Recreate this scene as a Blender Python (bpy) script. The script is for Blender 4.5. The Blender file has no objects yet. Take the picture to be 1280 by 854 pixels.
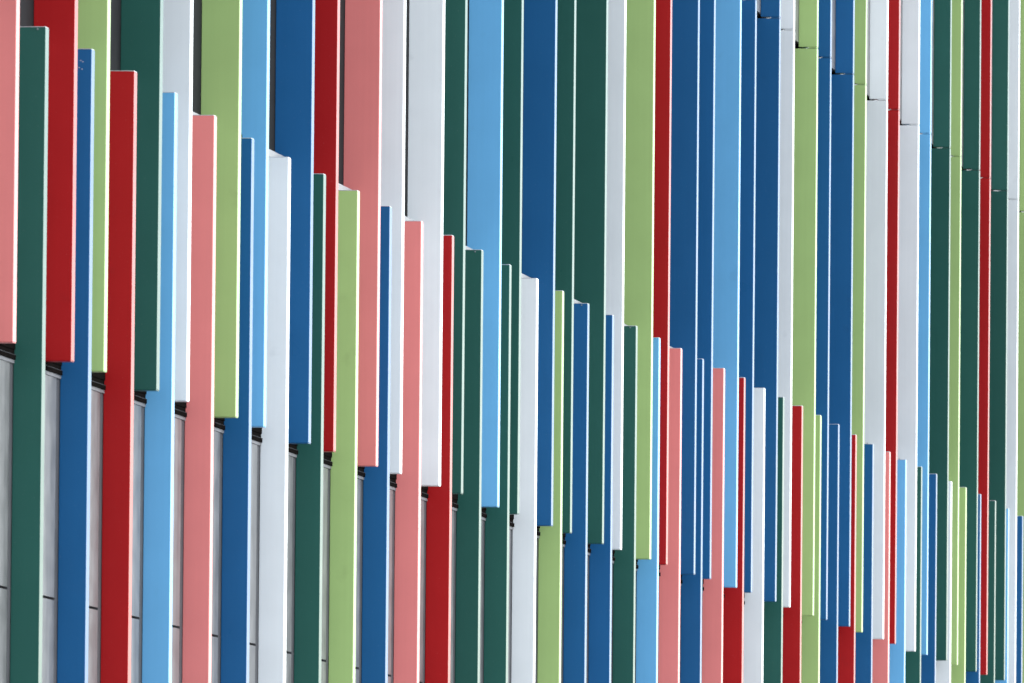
import bpy, bmesh, math, random
from mathutils import Vector, Matrix, Euler

random.seed(7)
scene = bpy.context.scene
COL = scene.collection

# ------------------------------------------------------------------ frame of the facade
# metres; s runs along the facade away from the camera, o points into the building,
# z is up. The front edges of all fins stand on the plane o = 0.
THETA = math.radians(7.366242)
YAW = math.radians(90) - THETA
U = Vector((math.sin(THETA), math.cos(THETA), 0))
N = Vector((math.cos(THETA), -math.sin(THETA), 0))
H = 11.0
def at(s, o=0.0, z=0.0):
    return U * s + N * (-H - o) + Vector((0, 0, z))

FIN_T = 0.111          # thickness of a fin along the facade
FIN_D = 0.150          # depth in front of the grey cladding
DEEP_D = 0.221         # depth in front of the recessed dark band
Z_PANEL_JOINT = 4.062
Z_RAIL = 5.262
Z_COPING = 7.017
Z_JOINT = 9.992
Z_UPPER_PANEL = 10.03
Z_TOP = 15.2

# colour, position along the facade, height of the top
LOWER = [
    ('dg', 66.043, 7.01), ('b', 67.547, 7.014), ('r', 68.998, 7.01), ('lb', 70.439, 7.002),
    ('p', 71.897, 6.984), ('b', 73.344, 6.959), ('w', 74.812, 6.954), ('dg', 76.273, 6.957),
    ('lg', 77.734, 6.958), ('b', 79.179, 6.959), ('p', 80.636, 6.963), ('r', 82.121, 6.97),
    ('dg', 83.587, 6.969), ('dg', 85.033, 6.963), ('w', 86.479, 6.961), ('lg', 87.89, 6.963),
    ('b', 89.328, 6.961), ('b', 90.778, 6.966), ('dg', 92.208, 6.971), ('lb', 93.637, 6.968),
    ('p', 95.038, 6.969), ('b', 96.481, 6.97), ('p', 97.92, 6.979), ('r', 99.351, 6.985),
    ('w', 100.793, 6.981), ('dg', 102.211, 6.983), ('r', 103.638, 6.988), ('lg', 105.085, 6.986),
    ('b', 106.534, 6.984), ('r', 107.969, 6.969), ('b', 109.426, 6.961), ('p', 110.884, 6.965),
    ('lb', 112.322, 6.966), ('dg', 113.767, 6.972), ('b', 115.168, 6.974), ('w', 116.61, 6.974),
    ('lg', 118.046, 6.985), ('b', 119.516, 6.989), ('dg', 121.059, 6.996), ('lb', 122.449, 6.984),
    ('b', 123.992, 6.979),
]
UPPER = [
    ('p', 65.12, 5.301, None), ('r', 66.978, 5.307, None), ('lg', 68.064, 5.312, None), ('dg', 69.894, 5.308, None),
    ('w', 70.98, 5.306, None), ('lg', 72.826, 5.31, None), ('lb', 73.914, 5.31, None), ('b', 75.745, 5.304, None),
    ('r', 76.8, 5.307, None), ('p', 78.66, 5.307, None), ('w', 79.748, 5.312, None), ('w', 81.586, 5.318, None),
    ('dg', 82.674, 5.318, None), ('lb', 84.51, 5.313, None), ('dg', 85.556, 5.311, None), ('b', 87.379, 5.31, None),
    ('dg', 88.435, 5.306, None), ('dg', 90.283, 5.308, None), ('w', 91.364, 5.311, None), ('lg', 93.159, 5.314, None),
    ('r', 94.206, 5.315, None), ('b', 96.008, 5.314, None), ('b', 97.079, 5.322, None), ('lb', 98.873, 5.325, None),
    ('b', 99.956, 5.326, None), ('b', 101.723, 5.321, 9.992), ('w', 102.786, 5.315, 9.982), ('lg', 104.604, 5.311, 9.981),
    ('b', 105.67, 5.316, 9.986), ('b', 107.53, 5.326, 9.994), ('lg', 108.585, 5.314, 9.987), ('w', 110.416, 5.318, 9.993),
    ('r', 111.474, 5.313, 9.989), ('w', 113.27, 5.307, 9.988), ('lb', 114.375, 5.312, 9.99), ('dg', 116.253, 5.322, 10.0),
    ('lg', 117.299, 5.313, 9.997), ('dg', 119.176, 5.314, 10.004), ('r', 120.273, 5.318, 10.006), ('dg', 122.126, 5.324, 10.012),
    ('w', 123.292, 5.319, 10.007), ('lg', 125.13, 5.32, 10.012),
]

# ------------------------------------------------------------------ materials
def nodes_of(name):
    m = bpy.data.materials.new(name)
    m.use_nodes = True
    nt = m.node_tree
    return m, nt, nt.nodes['Principled BSDF']

def link(nt, a, b):
    nt.links.new(a, b)

def paint(name, rgb, rough=0.285, spec=0.08):
    """Powder-coated aluminium: faint cloudy tone, rain streaks, dust specks, slight waviness."""
    m, nt, p = nodes_of(name)
    N_ = nt.nodes
    tc = N_.new('ShaderNodeTexCoord')
    oi = N_.new('ShaderNodeObjectInfo')
    off = N_.new('ShaderNodeVectorMath'); off.operation = 'SCALE'
    comb = N_.new('ShaderNodeCombineXYZ')
    for i in range(3):
        link(nt, oi.outputs['Random'], comb.inputs[i])
    link(nt, comb.outputs[0], off.inputs[0]); off.inputs['Scale'].default_value = 37.0
    add = N_.new('ShaderNodeVectorMath'); add.operation = 'ADD'
    link(nt, tc.outputs['Object'], add.inputs[0]); link(nt, off.outputs[0], add.inputs[1])
    # cloudy unevenness of the coat
    n1 = N_.new('ShaderNodeTexNoise'); n1.inputs['Scale'].default_value = 3.5
    n1.inputs['Detail'].default_value = 5
    link(nt, add.outputs[0], n1.inputs['Vector'])
    # vertical rain streaks
    mp = N_.new('ShaderNodeMapping'); mp.inputs['Scale'].default_value = (45, 45, 0.9)
    link(nt, add.outputs[0], mp.inputs['Vector'])
    n2 = N_.new('ShaderNodeTexNoise'); n2.inputs['Scale'].default_value = 1.0
    n2.inputs['Detail'].default_value = 3
    link(nt, mp.outputs[0], n2.inputs['Vector'])
    # dark smudges, few
    n3 = N_.new('ShaderNodeTexNoise'); n3.inputs['Scale'].default_value = 5.0
    n3.inputs['Detail'].default_value = 4
    link(nt, add.outputs[0], n3.inputs['Vector'])
    r3 = N_.new('ShaderNodeMapRange'); r3.inputs[1].default_value = 0.68; r3.inputs[2].default_value = 0.80
    r3.inputs[3].default_value = 0.0; r3.inputs[4].default_value = 0.10
    link(nt, n3.outputs['Fac'], r3.inputs[0])
    # bright specks of dust
    n4 = N_.new('ShaderNodeTexNoise'); n4.inputs['Scale'].default_value = 95.0
    n4.inputs['Detail'].default_value = 1
    link(nt, add.outputs[0], n4.inputs['Vector'])
    r4 = N_.new('ShaderNodeMapRange'); r4.inputs[1].default_value = 0.73; r4.inputs[2].default_value = 0.78
    r4.inputs[3].default_value = 0.0; r4.inputs[4].default_value = 0.05
    link(nt, n4.outputs['Fac'], r4.inputs[0])
    r1 = N_.new('ShaderNodeMapRange'); r1.inputs[1].default_value = 0.3; r1.inputs[2].default_value = 0.7
    r1.inputs[3].default_value = 0.97; r1.inputs[4].default_value = 1.025
    link(nt, n1.outputs['Fac'], r1.inputs[0])
    r2 = N_.new('ShaderNodeMapRange'); r2.inputs[1].default_value = 0.3; r2.inputs[2].default_value = 0.7
    r2.inputs[3].default_value = 0.985; r2.inputs[4].default_value = 1.01
    link(nt, n2.outputs['Fac'], r2.inputs[0])
    mul = N_.new('ShaderNodeMath'); mul.operation = 'MULTIPLY'
    link(nt, r1.outputs[0], mul.inputs[0]); link(nt, r2.outputs[0], mul.inputs[1])
    rb = N_.new('ShaderNodeMapRange'); rb.inputs[3].default_value = 0.94; rb.inputs[4].default_value = 1.06   # paint batch
    link(nt, oi.outputs['Random'], rb.inputs[0])
    mul2 = N_.new('ShaderNodeMath'); mul2.operation = 'MULTIPLY'
    link(nt, mul.outputs[0], mul2.inputs[0]); link(nt, rb.outputs[0], mul2.inputs[1])
    mul = mul2
    hsv = N_.new('ShaderNodeVectorMath'); hsv.operation = 'SCALE'
    hsv.inputs[0].default_value = rgb
    link(nt, mul.outputs[0], hsv.inputs['Scale'])
    mx = N_.new('ShaderNodeMix'); mx.data_type = 'RGBA'
    link(nt, r3.outputs[0], mx.inputs['Factor']); link(nt, hsv.outputs[0], mx.inputs['A'])
    mx.inputs['B'].default_value = (0.03, 0.025, 0.022, 1)
    mx2 = N_.new('ShaderNodeMix'); mx2.data_type = 'RGBA'
    link(nt, r4.outputs[0], mx2.inputs['Factor']); link(nt, mx.outputs['Result'], mx2.inputs['A'])
    mx2.inputs['B'].default_value = (0.55, 0.55, 0.53, 1)
    link(nt, mx2.outputs['Result'], p.inputs['Base Color'])
    rr = N_.new('ShaderNodeMapRange'); rr.inputs[3].default_value = rough - 0.03; rr.inputs[4].default_value = rough + 0.04
    link(nt, n1.outputs['Fac'], rr.inputs[0]); link(nt, rr.outputs[0], p.inputs['Roughness'])
    p.inputs['Specular IOR Level'].default_value = spec
    bump = N_.new('ShaderNodeBump'); bump.inputs['Strength'].default_value = 0.025
    bump.inputs['Distance'].default_value = 0.01
    link(nt, n1.outputs['Fac'], bump.inputs['Height']); link(nt, bump.outputs[0], p.inputs['Normal'])
    return m

def metal(name, rgb, rough, metallic=0.7, streak=0.25, spec=0.4):
    """Sheet metal with vertical wash marks."""
    m, nt, p = nodes_of(name)
    N_ = nt.nodes
    tc = N_.new('ShaderNodeTexCoord')
    mp = N_.new('ShaderNodeMapping'); mp.inputs['Scale'].default_value = (9, 9, 0.8)
    link(nt, tc.outputs['Object'], mp.inputs['Vector'])
    n1 = N_.new('ShaderNodeTexNoise'); n1.inputs['Scale'].default_value = 1.6; n1.inputs['Detail'].default_value = 6
    n1.inputs['Distortion'].default_value = 0.6
    link(nt, mp.outputs[0], n1.inputs['Vector'])
    n2 = N_.new('ShaderNodeTexNoise'); n2.inputs['Scale'].default_value = 6.0; n2.inputs['Detail'].default_value = 6
    link(nt, tc.outputs['Object'], n2.inputs['Vector'])
    av = N_.new('ShaderNodeMath'); av.operation = 'ADD'
    link(nt, n1.outputs['Fac'], av.inputs[0]); link(nt, n2.outputs['Fac'], av.inputs[1])
    r = N_.new('ShaderNodeMapRange'); r.inputs[1].default_value = 0.75; r.inputs[2].default_value = 1.3
    r.inputs[3].default_value = 1 - streak; r.inputs[4].default_value = 1 + streak
    link(nt, av.outputs[0], r.inputs[0])
    sc = N_.new('ShaderNodeVectorMath'); sc.operation = 'SCALE'; sc.inputs[0].default_value = rgb
    link(nt, r.outputs[0], sc.inputs['Scale']); link(nt, sc.outputs[0], p.inputs['Base Color'])
    r2 = N_.new('ShaderNodeMapRange'); r2.inputs[3].default_value = rough - 0.08; r2.inputs[4].default_value = rough + 0.1
    link(nt, n2.outputs['Fac'], r2.inputs[0]); link(nt, r2.outputs[0], p.inputs['Roughness'])
    p.inputs['Metallic'].default_value = metallic
    p.inputs['Specular IOR Level'].default_value = spec
    b = N_.new('ShaderNodeBump'); b.inputs['Strength'].default_value = 0.12; b.inputs['Distance'].default_value = 0.01
    link(nt, n2.outputs['Fac'], b.inputs['Height']); link(nt, b.outputs[0], p.inputs['Normal'])
    return m

def rough_ground(name, rgb, scale):
    m, nt, p = nodes_of(name)
    N_ = nt.nodes
    tc = N_.new('ShaderNodeTexCoord')
    n1 = N_.new('ShaderNodeTexNoise'); n1.inputs['Scale'].default_value = scale; n1.inputs['Detail'].default_value = 8
    link(nt, tc.outputs['Object'], n1.inputs['Vector'])
    r = N_.new('ShaderNodeMapRange'); r.inputs[3].default_value = 0.7; r.inputs[4].default_value = 1.3
    link(nt, n1.outputs['Fac'], r.inputs[0])
    sc = N_.new('ShaderNodeVectorMath'); sc.operation = 'SCALE'; sc.inputs[0].default_value = rgb
    link(nt, r.outputs[0], sc.inputs['Scale']); link(nt, sc.outputs[0], p.inputs['Base Color'])
    p.inputs['Roughness'].default_value = 0.9
    return m

COLOURS = {
    'r':  ('red',         (0.405, 0.0140, 0.0150)),
    'p':  ('pink',        (0.770, 0.225, 0.205)),
    'dg': ('dark green',  (0.025, 0.102, 0.080)),
    'lg': ('light green', (0.375, 0.525, 0.190)),
    'b':  ('dark blue',   (0.017, 0.108, 0.262)),
    'lb': ('light blue',  (0.155, 0.440, 0.720)),
    'w':  ('white',       (0.790, 0.805, 0.790)),
}
PAINT = {k: paint(v[0] + ' powder coat', v[1]) for k, v in COLOURS.items()}
CAP = metal('pale edge highlight', (0.62, 0.63, 0.64), 0.4, 0.6, 0.15)  # pale tone stands in for light caught along the fin tops
STEEL = metal('dull steel fixing', (0.50, 0.50, 0.50), 0.35, 0.8, 0.15)
RIVET = metal('grey rivet', (0.20, 0.22, 0.23), 0.6, 0.0, 0.1, 0.1)
PANEL = metal('weathered zinc sheet', (0.168, 0.167, 0.166), 0.42, 0.35, 0.26)
FLANGE = metal('grey sheet flange', (0.17, 0.17, 0.175), 0.6, 0.0, 0.15, 0.15)
COPING = metal('pale aluminium coping', (0.25, 0.252, 0.255), 0.45, 0.3, 0.10)
DARK_GREY = metal('dark grey strip', (0.075, 0.076, 0.08), 0.7, 0.0, 0.15, 0.1)  # recess shade put into the cladding strips; also colours the rail trim
DARK = metal('dark grey recessed wall', (0.021, 0.0215, 0.022), 0.8, 0.0, 0.12, 0.05)
RAIL = metal('black brown rail', (0.007, 0.006, 0.0055), 0.9, 0.0, 0.2, 0.0)
CORE = rough_ground('grey render', (0.16, 0.16, 0.16), 3)
PAVE = rough_ground('concrete paving', (0.30, 0.29, 0.28), 2)
ASPH = rough_ground('asphalt', (0.055, 0.055, 0.057), 1)

# ------------------------------------------------------------------ helpers
def mesh_obj(name, bm, mat, parent=None):
    bmesh.ops.recalc_face_normals(bm, faces=bm.faces)
    me = bpy.data.meshes.new(name)
    bm.to_mesh(me); bm.free()
    me.materials.append(mat)
    o = bpy.data.objects.new(name, me)
    COL.objects.link(o)
    if parent is not None:
        o.parent = parent
    return o

def add_box(bm, x0, x1, y0, y1, z0, z1):
    v = [bm.verts.new((x, y, z)) for x in (x0, x1) for y in (y0, y1) for z in (z0, z1)]
    for f in ((0, 1, 3, 2), (4, 6, 7, 5), (0, 4, 5, 1), (2, 3, 7, 6), (0, 2, 6, 4), (1, 5, 7, 3)):
        bm.faces.new([v[i] for i in f])

def add_profile(bm, pts, x0, x1):
    """Outline in the (o, z) plane, extruded along the facade."""
    a = [bm.verts.new((x0, y, z)) for y, z in pts]
    b = [bm.verts.new((x1, y, z)) for y, z in pts]
    n = len(pts)
    bm.faces.new(a); bm.faces.new(b[::-1])
    for i in range(n):
        bm.faces.new([a[i], a[(i + 1) % n], b[(i + 1) % n], b[i]])

def bevel(bm, w, seg=2):
    bmesh.ops.recalc_face_normals(bm, faces=bm.faces)
    bmesh.ops.bevel(bm, geom=list(bm.edges), offset=w, segments=seg, affect='EDGES', profile=0.6)

def add_stud(bm, c, axis, r, h, n=10):
    """Small domed head: centre, outward axis, radius, height."""
    axis = Vector(axis).normalized()
    t = axis.orthogonal().normalized(); b = axis.cross(t)
    rings = []
    for k, (rr, hh) in enumerate(((1, 0), (1, .45), (.7, .85), (.25, 1))):
        rings.append([bm.verts.new(Vector(c) + axis * (h * hh) + (t * math.cos(6.2832 * i / n) + b * math.sin(6.2832 * i / n)) * r * rr) for i in range(n)])
    for a_, b_ in zip(rings, rings[1:]):
        for i in range(n):
            bm.faces.new([a_[i], a_[(i + 1) % n], b_[(i + 1) % n], b_[i]])
    bm.faces.new(rings[-1]); bm.faces.new(rings[0][::-1])

def empty(name, loc, label, cat, group=None):
    o = bpy.data.objects.new(name, None)
    o.empty_display_size = 0.2
    o.location = loc
    o.rotation_euler = (0, 0, YAW)
    o['label'] = label; o['category'] = cat
    if group:
        o['group'] = group
    COL.objects.link(o)
    return o

# ------------------------------------------------------------------ the building behind the fins
S0, S1 = 46.0, 140.0
bld = empty('office_building', at((S0 + S1) / 2, 0, 0),
            'long grey office building whose metal cladding shows behind the coloured fins', 'building')
SM = (S0 + S1) / 2
def part(name, mat, *boxes, bev=0.0):
    bm = bmesh.new()
    for (s0, s1, o0, o1, z0, z1) in boxes:
        add_box(bm, s0 - SM, s1 - SM, o0, o1, z0, z1)
    if bev:
        bevel(bm, bev)
    return mesh_obj(name, bm, mat, bld)

part('wall', CORE, (S0, S1, 0.245, 14.0, 0.0, Z_TOP))
part('roof', COPING, (S0 - .1, S1 + .1, -0.02, 14.1, Z_TOP + .003, Z_TOP + 0.35))
part('plinth', CORE, (S0, S1, 0.10, 0.242, 0.0, 2.2))
part('recessed_wall', DARK, (S0, S1, DEEP_D, 0.243, 6.9, Z_UPPER_PANEL + .02))
# cladding cassettes between the roots of the lower fins: one per bay, two rows
lower_s = [r[1] for r in LOWER]
pitch = 1.448
bays = [lower_s[0] - pitch * k for k in (3, 2, 1)] + lower_s
def cassette(s0, s1, z0, z1, name='cladding_panel'):
    bm = bmesh.new()
    # shallow tray with rounded returns at both sides
    g = 0.006
    x0, x1 = s0 - SM + g, s1 - SM - g
    rr = 0.012
    pts = [(x0, 0.205), (x0, FIN_D + rr)]
    for k in range(1, 6):
        a = math.pi / 2 * k / 5
        pts.append((x0 + rr * (1 - math.cos(a)), FIN_D + rr * (1 - math.sin(a))))
    for k in range(0, 6):
        a = math.pi / 2 * k / 5
        pts.append((x1 - rr * (1 - math.sin(a)), FIN_D + rr * (1 - math.cos(a))))
    pts += [(x1, 0.205)]
    lo = [bm.verts.new((x, y, z0)) for x, y in pts]; hi = [bm.verts.new((x, y, z1)) for x, y in pts]
    n = len(pts)
    for i in range(n):
        bm.faces.new([lo[i], lo[(i + 1) % n], hi[(i + 1) % n], hi[i]])
    bm.faces.new(lo); bm.faces.new(hi[::-1])
    return mesh_obj(name, bm, PANEL, bld)
for i in range(len(bays) - 1):
    a, b = bays[i] - FIN_T, bays[i + 1] - FIN_T
    b -= 0.10
    if i < 36:
        cassette(a, b, Z_PANEL_JOINT + 0.007, Z_RAIL - 0.021)
        part('shadow_strip', DARK_GREY, (b + .003, b + .098, FIN_D + .0025, 0.204, 2.9 if i < 20 else Z_PANEL_JOINT, Z_RAIL - 0.021))  # strip before each fin, shade of the shallow recess painted as dark grey
    if i < 20:
        cassette(a, b, 2.9, Z_PANEL_JOINT - 0.007)
# hidden stretches of the same cladding
part('spandrel', PANEL, (S0, S1, FIN_D + .002, 0.205, Z_RAIL + 0.105, Z_COPING - 0.062))
for box in ((S0, bays[0] - FIN_T - .006, FIN_D + .002, 0.205, 2.9, Z_RAIL - 0.021),
            (bays[36] - FIN_T + .006, S1, FIN_D + .002, 0.205, 2.9, Z_RAIL - 0.021),
            (S0, bays[20] - FIN_T, FIN_D + .004, 0.2035, 2.203, 2.89),
            (bays[20] - FIN_T + .003, bays[36] - FIN_T, FIN_D + .004, 0.204, 2.203, Z_PANEL_JOINT - 0.007)):
    part('spandrel', PANEL, box)
# black rail under the upper fins
bm = bmesh.new()
zr = Z_RAIL
add_profile(bm, [(0.20, zr), (0.138, zr), (0.138, zr + .026), (0.146, zr + .029), (0.146, zr + .05),
                 (0.141, zr + .053), (0.141, zr + .10), (0.20, zr + .10)], S0 - SM, S1 - SM)
rail = mesh_obj('rail', bm, RAIL, bld)
bm = bmesh.new()
add_box(bm, S0 - SM, S1 - SM, 0.1370, 0.1378, zr + .023, zr + .0248)
mesh_obj('trim_strip', bm, DARK_GREY, rail)
bm = bmesh.new()
add_box(bm, S0 - SM, S1 - SM, FIN_D - .005, 0.19, zr - .020, zr - .001)
mesh_obj('flange', bm, FLANGE, bld)
# pale coping that closes the cladding below the recessed band
bm = bmesh.new()
add_profile(bm, [(0.22, Z_COPING - .06), (FIN_D - .006, Z_COPING - .06), (FIN_D - .006, Z_COPING - .004), (FIN_D, Z_COPING), (0.22, Z_COPING - .004)], S0 - SM, S1 - SM)
bevel(bm, 0.002, 1)
mesh_obj('coping', bm, COPING, bld)
# cladding of the storey above the joint
up_s = [r[1] for r in UPPER]
ub = [S0 + FIN_T] + up_s[18::1] + [S1 + FIN_T]
for i in range(len(ub) - 1):
    a, b = ub[i] - FIN_T, ub[i + 1] - FIN_T
    cassette(a, b, Z_UPPER_PANEL, Z_TOP - .01, 'upper_panel')
bm = bmesh.new()
add_box(bm, S0 - SM, S1 - SM, 0.165, 0.218, Z_UPPER_PANEL - .022, Z_UPPER_PANEL - .004)
mesh_obj('shadow_gap_fill', bm, RAIL, bld)  # black bar standing in for the shadow gap below the upper panels

# ------------------------------------------------------------------ the fins
ORD = ['first', 'second', 'third', 'fourth', 'fifth', 'sixth', 'seventh', 'eighth', 'ninth', 'tenth', 'eleventh', 'twelfth']
def ordinal(row, i):
    c = row[i][0]
    k = sum(1 for r in row[:i] if r[0] == c)
    return ORD[k]
def neighbours(s, other):
    l = [r for r in other if r[1] < s]
    r_ = [r for r in other if r[1] > s]
    return (COLOURS[l[-1][0]][0] if l else None, COLOURS[r_[0][0]][0] if r_ else None)
def where(s, other, word):
    a, b = neighbours(s, other)
    if a and b:
        return 'between two %s %s fins' % (a, word) if a == b else 'between %s and %s %s fins' % (a, b, word)
    return 'beside the %s %s fin' % (a or b, word)

def blade(name, pts, mat, root):
    bm = bmesh.new()
    add_profile(bm, pts, -FIN_T, 0.0)
    bevel(bm, 0.003, 2)
    return mesh_obj(name, bm, mat, root)

def plate(name, z0, z1, d, root, mat=CAP):
    bm = bmesh.new()
    add_box(bm, -FIN_T + .002, -.002, .002, d, z0, z1)
    return mesh_obj(name, bm, mat, root)

RIVETED = {0, 12, 16, 18}
Z_LOW = 2.24
def lower_fin(c, s, ztop, label, rivet=False):
    root = empty('facade_fin', at(s, 0, Z_LOW), label, 'facade fin', 'lower row of coloured facade fins')
    h = ztop - Z_LOW
    blade('blade', [(0, 0), (0, h - .004), (FIN_D + .001, h - .004), (FIN_D + .001, 0)], PAINT[c], root)
    plate('end_cap', h - .0030, h, FIN_D - .002, root)
    if rivet:
        bm = bmesh.new()
        add_stud(bm, (-FIN_T - .0003, 0.042, h - .014), (-1, 0, 0), .0055, .003)
        mesh_obj('rivet', bm, RIVET, root)
    return root

def upper_fin(c, s, zb, zt, label):
    root = empty('facade_fin', at(s, 0, zb), label, 'facade fin', 'upper row of coloured facade fins')
    h = zt - zb; k = Z_COPING + .002 - zb
    blade('blade', [(0, .003), (0, h), (DEEP_D - .001, h), (DEEP_D - .001, k), (FIN_D - .008, k), (FIN_D - .008, .003)], PAINT[c], root)
    plate('end_cap', 0, .0028, FIN_D - .012, root, PAINT[c])
    return root

def top_fin(c, s, zb, label):
    GAP = 0.013
    z0 = zb + GAP
    root = empty('facade_fin', at(s, 0, z0), label, 'facade fin', 'top row of coloured facade fins')
    h = Z_TOP - .02 - z0; k = Z_UPPER_PANEL - .03 - z0
    d0 = FIN_D + .001
    blade('blade', [(0, 0), (0, h), (d0, h), (d0, 0)], PAINT[c], root)
    # sleeve that carries it on the fin below, seen in the open joint
    bm = bmesh.new()
    add_box(bm, -FIN_T + .0022, -.0022, .0025, .080, -GAP + .0048, -.0005)
    mesh_obj('sleeve', bm, PAINT[c], root)
    bm = bmesh.new()
    add_stud(bm, (-FIN_T + .0022, .072, -GAP * .5), (-1, 0, 0), .0050, .005)
    mesh_obj('bolt', bm, STEEL, root)
    return root

CHIP = metal('bare primer', (0.45, 0.45, 0.46), 0.7, 0.0, 0.1, 0.1)
for i, (c, s, z) in enumerate(LOWER):
    fin = lower_fin(c, s, z, '%s %s lower fin from the left, %s' % (ordinal(LOWER, i), COLOURS[c][0], where(s, UPPER, 'upper')), i in RIVETED)
    if i == 1:                      # paint chipped off below the top
        for (y, dz, a, b) in ((.058, .064, .007, .0025), (.046, .071, .005, .003), (.066, .102, .006, .003), (.050, .110, .004, .004)):
            bm = bmesh.new()
            bm_pts = [(y - a, z - Z_LOW - dz), (y - a * .3, z - Z_LOW - dz - b), (y + a, z - Z_LOW - dz - b * .4), (y + a * .4, z - Z_LOW - dz + b)]
            add_profile(bm, bm_pts, -FIN_T - .0006, -FIN_T + .0006)
            mesh_obj('paint_chip', bm, CHIP, fin)
for i, (c, s, zb, zc) in enumerate(UPPER):
    zt = zc if zc else Z_JOINT
    upper_fin(c, s, zb, zt, '%s %s upper fin from the left, %s' % (ordinal(UPPER, i), COLOURS[c][0], where(s, LOWER, 'lower')))
TOPS = [(c, s, zc if zc else Z_JOINT) for c, s, zb, zc in UPPER[24:]]
for i, (c, s, zb) in enumerate(TOPS):
    l = [COLOURS[t[0]][0] for t in TOPS[max(0, i - 1):i]] + [COLOURS[t[0]][0] for t in TOPS[i + 1:i + 2]]
    w = 'between %s and %s ones' % tuple(l) if len(l) == 2 and l[0] != l[1] else ('between two %s ones' % l[0] if len(l) == 2 else 'next to the %s one' % l[0])
    top_fin(c, s, zb, '%s %s fin above the upper joint, %s' % (ordinal(TOPS, i), COLOURS[c][0], w))

# ------------------------------------------------------------------ ground
def sheet(name, mat, x0, x1, y0, y1, z, h=0.0):
    bm = bmesh.new()
    if h:
        add_box(bm, x0, x1, y0, y1, z, z + h)
    else:
        bm.faces.new([bm.verts.new(p) for p in ((x0, y0, z), (x1, y0, z), (x1, y1, z), (x0, y1, z))])
    o = mesh_obj(name, bm, mat)
    o['kind'] = 'structure'
    o.location = N * -H
    o.rotation_euler = (0, 0, YAW)
    return o
sheet('ground', ASPH, -900, 1500, -1200, 900, -0.12)
sheet('pavement', PAVE, -80, 260, -6.0, 0.10, -0.118, 0.118)

# ------------------------------------------------------------------ light
SUN_EL = math.radians(42)
# horizontal direction towards the sun: mostly out from the facade, a little ahead along it
ang = math.radians(8)
dirh = N * math.cos(ang) + U * math.sin(ang)
dsun = Vector((dirh.x * math.cos(SUN_EL), dirh.y * math.cos(SUN_EL), math.sin(SUN_EL)))
w = bpy.data.worlds.new("World"); scene.world = w
w.use_nodes = True
nt = w.node_tree
sky = nt.nodes.new('ShaderNodeTexSky'); sky.sky_type = 'NISHITA'; sky.sun_disc = False
sky.sun_elevation = SUN_EL
sky.sun_rotation = math.atan2(dsun.x, dsun.y)
sky.air_density = 1.0; sky.dust_density = 0.4; sky.ozone_density = 1.0
bg = nt.nodes['Background']
grey = nt.nodes.new('ShaderNodeHueSaturation'); grey.inputs['Saturation'].default_value = 0.46   # thin high cloud
nt.links.new(sky.outputs[0], grey.inputs['Color'])
nt.links.new(grey.outputs[0], bg.inputs[0])
bg.inputs[1].default_value = 0.15
sun = bpy.data.lights.new('sun', 'SUN'); sun.energy = 0.5; sun.angle = math.radians(50); sun.color = (1, .96, .9)
so = bpy.data.objects.new('sun', sun); COL.objects.link(so)
so.location = at(90, -40, 60)
so.rotation_euler = dsun.to_track_quat('Z', 'Y').to_euler()

# ------------------------------------------------------------------ camera
cam = bpy.data.cameras.new('camera')
cam.sensor_fit = 'HORIZONTAL'; cam.sensor_width = 36.0
cam.lens = 16000.0 / 1280 * 36
cam.clip_start = 1.0; cam.clip_end = 5000
co = bpy.data.objects.new('camera', cam); COL.objects.link(co)
co.location = (0, 0, 1.6)
rot = Euler((math.radians(90 + 3.238271), 0, 0)).to_matrix() @ Matrix.Rotation(0.0088, 3, 'Z')
co.rotation_euler = rot.to_euler()
cam.dof.use_dof = True
cam.dof.focus_distance = 86.0
cam.dof.aperture_fstop = 18.0
scene.camera = co

scene.render.engine = 'CYCLES'
scene.cycles.max_bounces = 8
scene.cycles.diffuse_bounces = 5
scene.view_settings.view_transform = 'Standard'
scene.view_settings.look = 'None'
scene.view_settings.exposure = 1.92
scene.view_settings.gamma = 1.0
scene.view_settings.use_curve_mapping = False
